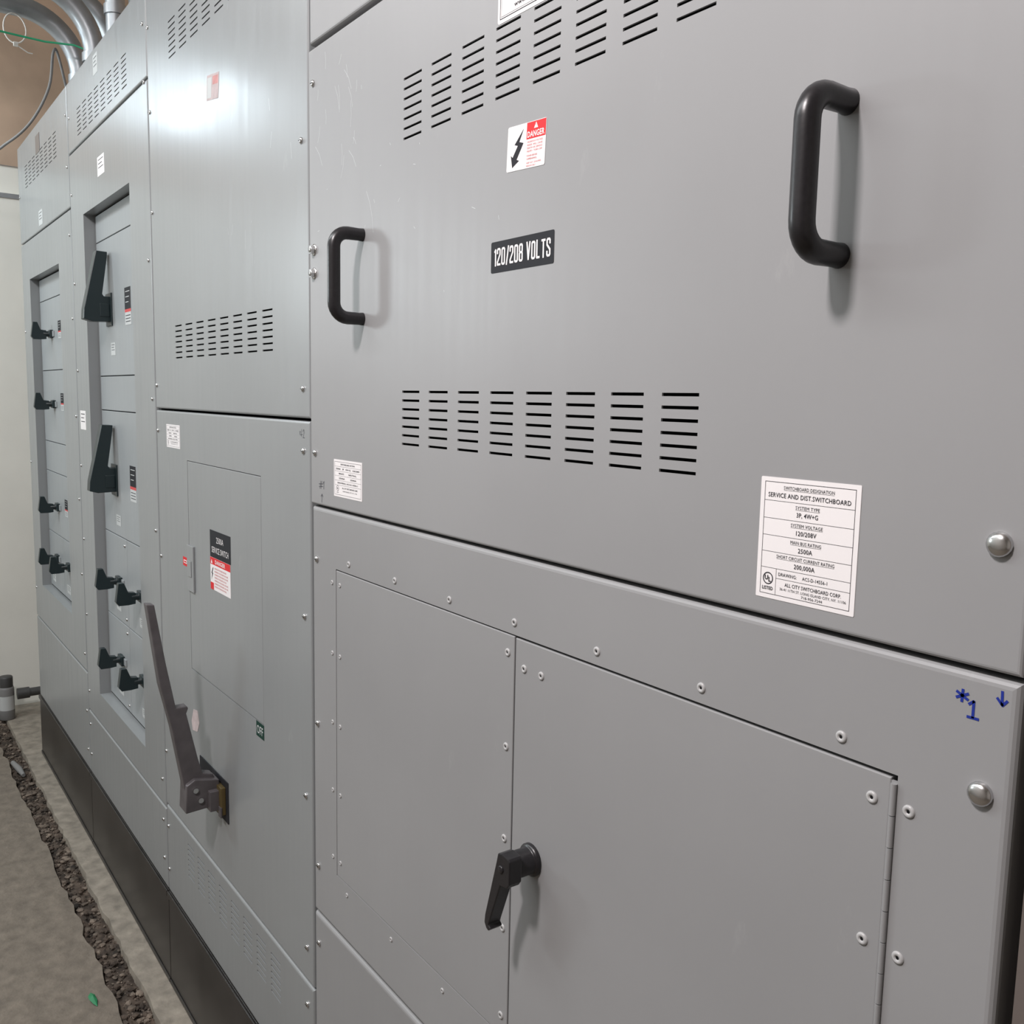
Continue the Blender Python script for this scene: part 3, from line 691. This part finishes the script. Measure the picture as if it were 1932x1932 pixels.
# ---------------------------------------------------------------- small things
cx,cy=-4.60,-0.058
can=place('spray_can',None,(cx,cy,0.0),None,label='grey spray paint can with dark cap on floor',category='spray can')
mb=MB()
mb.lathe_z([(0.0001,0.0),(0.030,0.0),(0.032,0.003),(0.032,0.045)],cx,cy,24,0)
mb.lathe_z([(0.032,0.045),(0.032,0.110)],cx,cy,24,1)
mb.lathe_z([(0.032,0.110),(0.032,0.140),(0.030,0.148),(0.026,0.152)],cx,cy,24,0)
build(mb,'can_body',['cable','dullwhite'],(cx,cy,0),can)
mb=MB(); mb.lathe_z([(0.0285,0.150),(0.0285,0.192),(0.026,0.197),(0.0001,0.198)],cx,cy,24,0); build(mb,'cap',['pipeblack'],(cx,cy,0.15),can)
mb=MB(); P=[(-4.60,0.17,0.001),(-4.60,0.17,0.06),(-4.60,0.165,0.085),(-4.60,0.145,0.102),(-4.60,0.11,0.108),(-4.60,-0.01,0.108)]
mb.tube(P,0.019,14,0); mb.tube([(-4.60,-0.015,0.108),(-4.60,0.035,0.108)],0.025,14,0); mb.tube([(-4.60,0.17,0.001),(-4.60,0.17,0.012)],0.035,14,0)
build(mb,'pipe_fitting',['pipeblack'],(-4.6,0.17,0.0),None,label='short black pipe elbow standing on the concrete',category='pipe')
mb=MB(); mb.tube([(-4.02,-0.115,0.002),(-3.93,-0.105,0.004),(-3.86,-0.10,0.003)],[0.009,0.012,0.007],12,0)
build(mb,'plastic_scrap',['cable'],(-3.94,-0.1,-0.02),None,label='dusty grey plastic tube scrap on gravel',category='debris')
mb=MB()
lf=[(-0.030,0,0.002),(-0.012,-0.009,0.006),(0.006,-0.010,0.008),(0.022,-0.004,0.004),(0.034,0.003,0.001),(0.012,0.007,0.006),(-0.010,0.006,0.007)]
mb.add([(p[0]-2.29,p[1]-0.175,p[2]) for p in lf]+[(-2.29,-0.175,0.012)],[(i,(i+1)%7,7) for i in range(7)],0)
build(mb,'leaf',['leaf'],(-2.29,-0.175,0.001),None,label='small green leaf lying on concrete floor',category='leaf')

# ---------------------------------------------------------------- lights
def area(name,loc,target,sx,sy,power,col,align_x=False):
    l=bpy.data.lights.new(name,'AREA'); l.shape='RECTANGLE'; l.size=sx; l.size_y=sy; l.energy=power; l.color=col
    ob=bpy.data.objects.new(name,l); ob.location=loc; COL.objects.link(ob)
    d=(Vector(target)-Vector(loc)).normalized()
    z=-d
    if align_x: x=(Vector((1,0,0))-z*z.x).normalized()
    else: x=Vector((0,0,1)).cross(z).normalized() if abs(z.z)<0.99 else Vector((1,0,0))
    y=z.cross(x); m=Matrix((x,y,z)).transposed(); ob.rotation_euler=m.to_euler(); return ob
area('lamp_far',(-4.28,-0.78,2.74),(-4.18,-0.35,2.25),0.66,0.11,6.5,(0.76,0.91,1.0),True)
area('lamp_mid',(-3.9,-1.85,2.05),(-1.4,0,1.5),0.36,0.36,17,(0.86,0.96,1.0))
area('lamp_near',(-0.55,-1.45,3.02),(-0.6,0,1.3),0.24,0.24,53,(1.0,0.925,0.925))
area('lamp_ceiling',(-2.5,-1.5,3.30),(-2.5,-1.4,0),3.0,0.4,54,(0.94,0.98,1.0),True)
area('fill_end_wall',(-3.7,-1.5,3.0),(-4.78,-0.1,2.2),0.5,0.2,12,(1.0,0.98,0.94))  # added out-of-view fill that brightens the left wall and plywood, not a known fixture
w=bpy.data.worlds.new('world'); scene.world=w; w.use_nodes=True
w.node_tree.nodes['Background'].inputs[0].default_value=(0.5,0.5,0.5,1); w.node_tree.nodes['Background'].inputs[1].default_value=0.3

# ---------------------------------------------------------------- camera (0.6 m from the panels, 1.48 m high)
cam=bpy.data.cameras.new('camera'); cam.sensor_fit='HORIZONTAL'; cam.sensor_width=36.0; cam.lens=36.0*1746/1932
cam.clip_start=0.02; cam.clip_end=50
co=bpy.data.objects.new('camera',cam); COL.objects.link(co); scene.camera=co
Xc=Vector((0.5856,0.8104,0.0198)).normalized()
Yd=Vector((0.1095,-0.0549,-0.9925)); Yc=-(Yd-Xc*Yd.dot(Xc)).normalized()
Zc=Xc.cross(Yc)
mat=Matrix((( Xc.x,Yc.x,Zc.x,0),(Xc.y,Yc.y,Zc.y,-0.6),(Xc.z,Yc.z,Zc.z,1.48),(0,0,0,1)))
co.matrix_world=mat
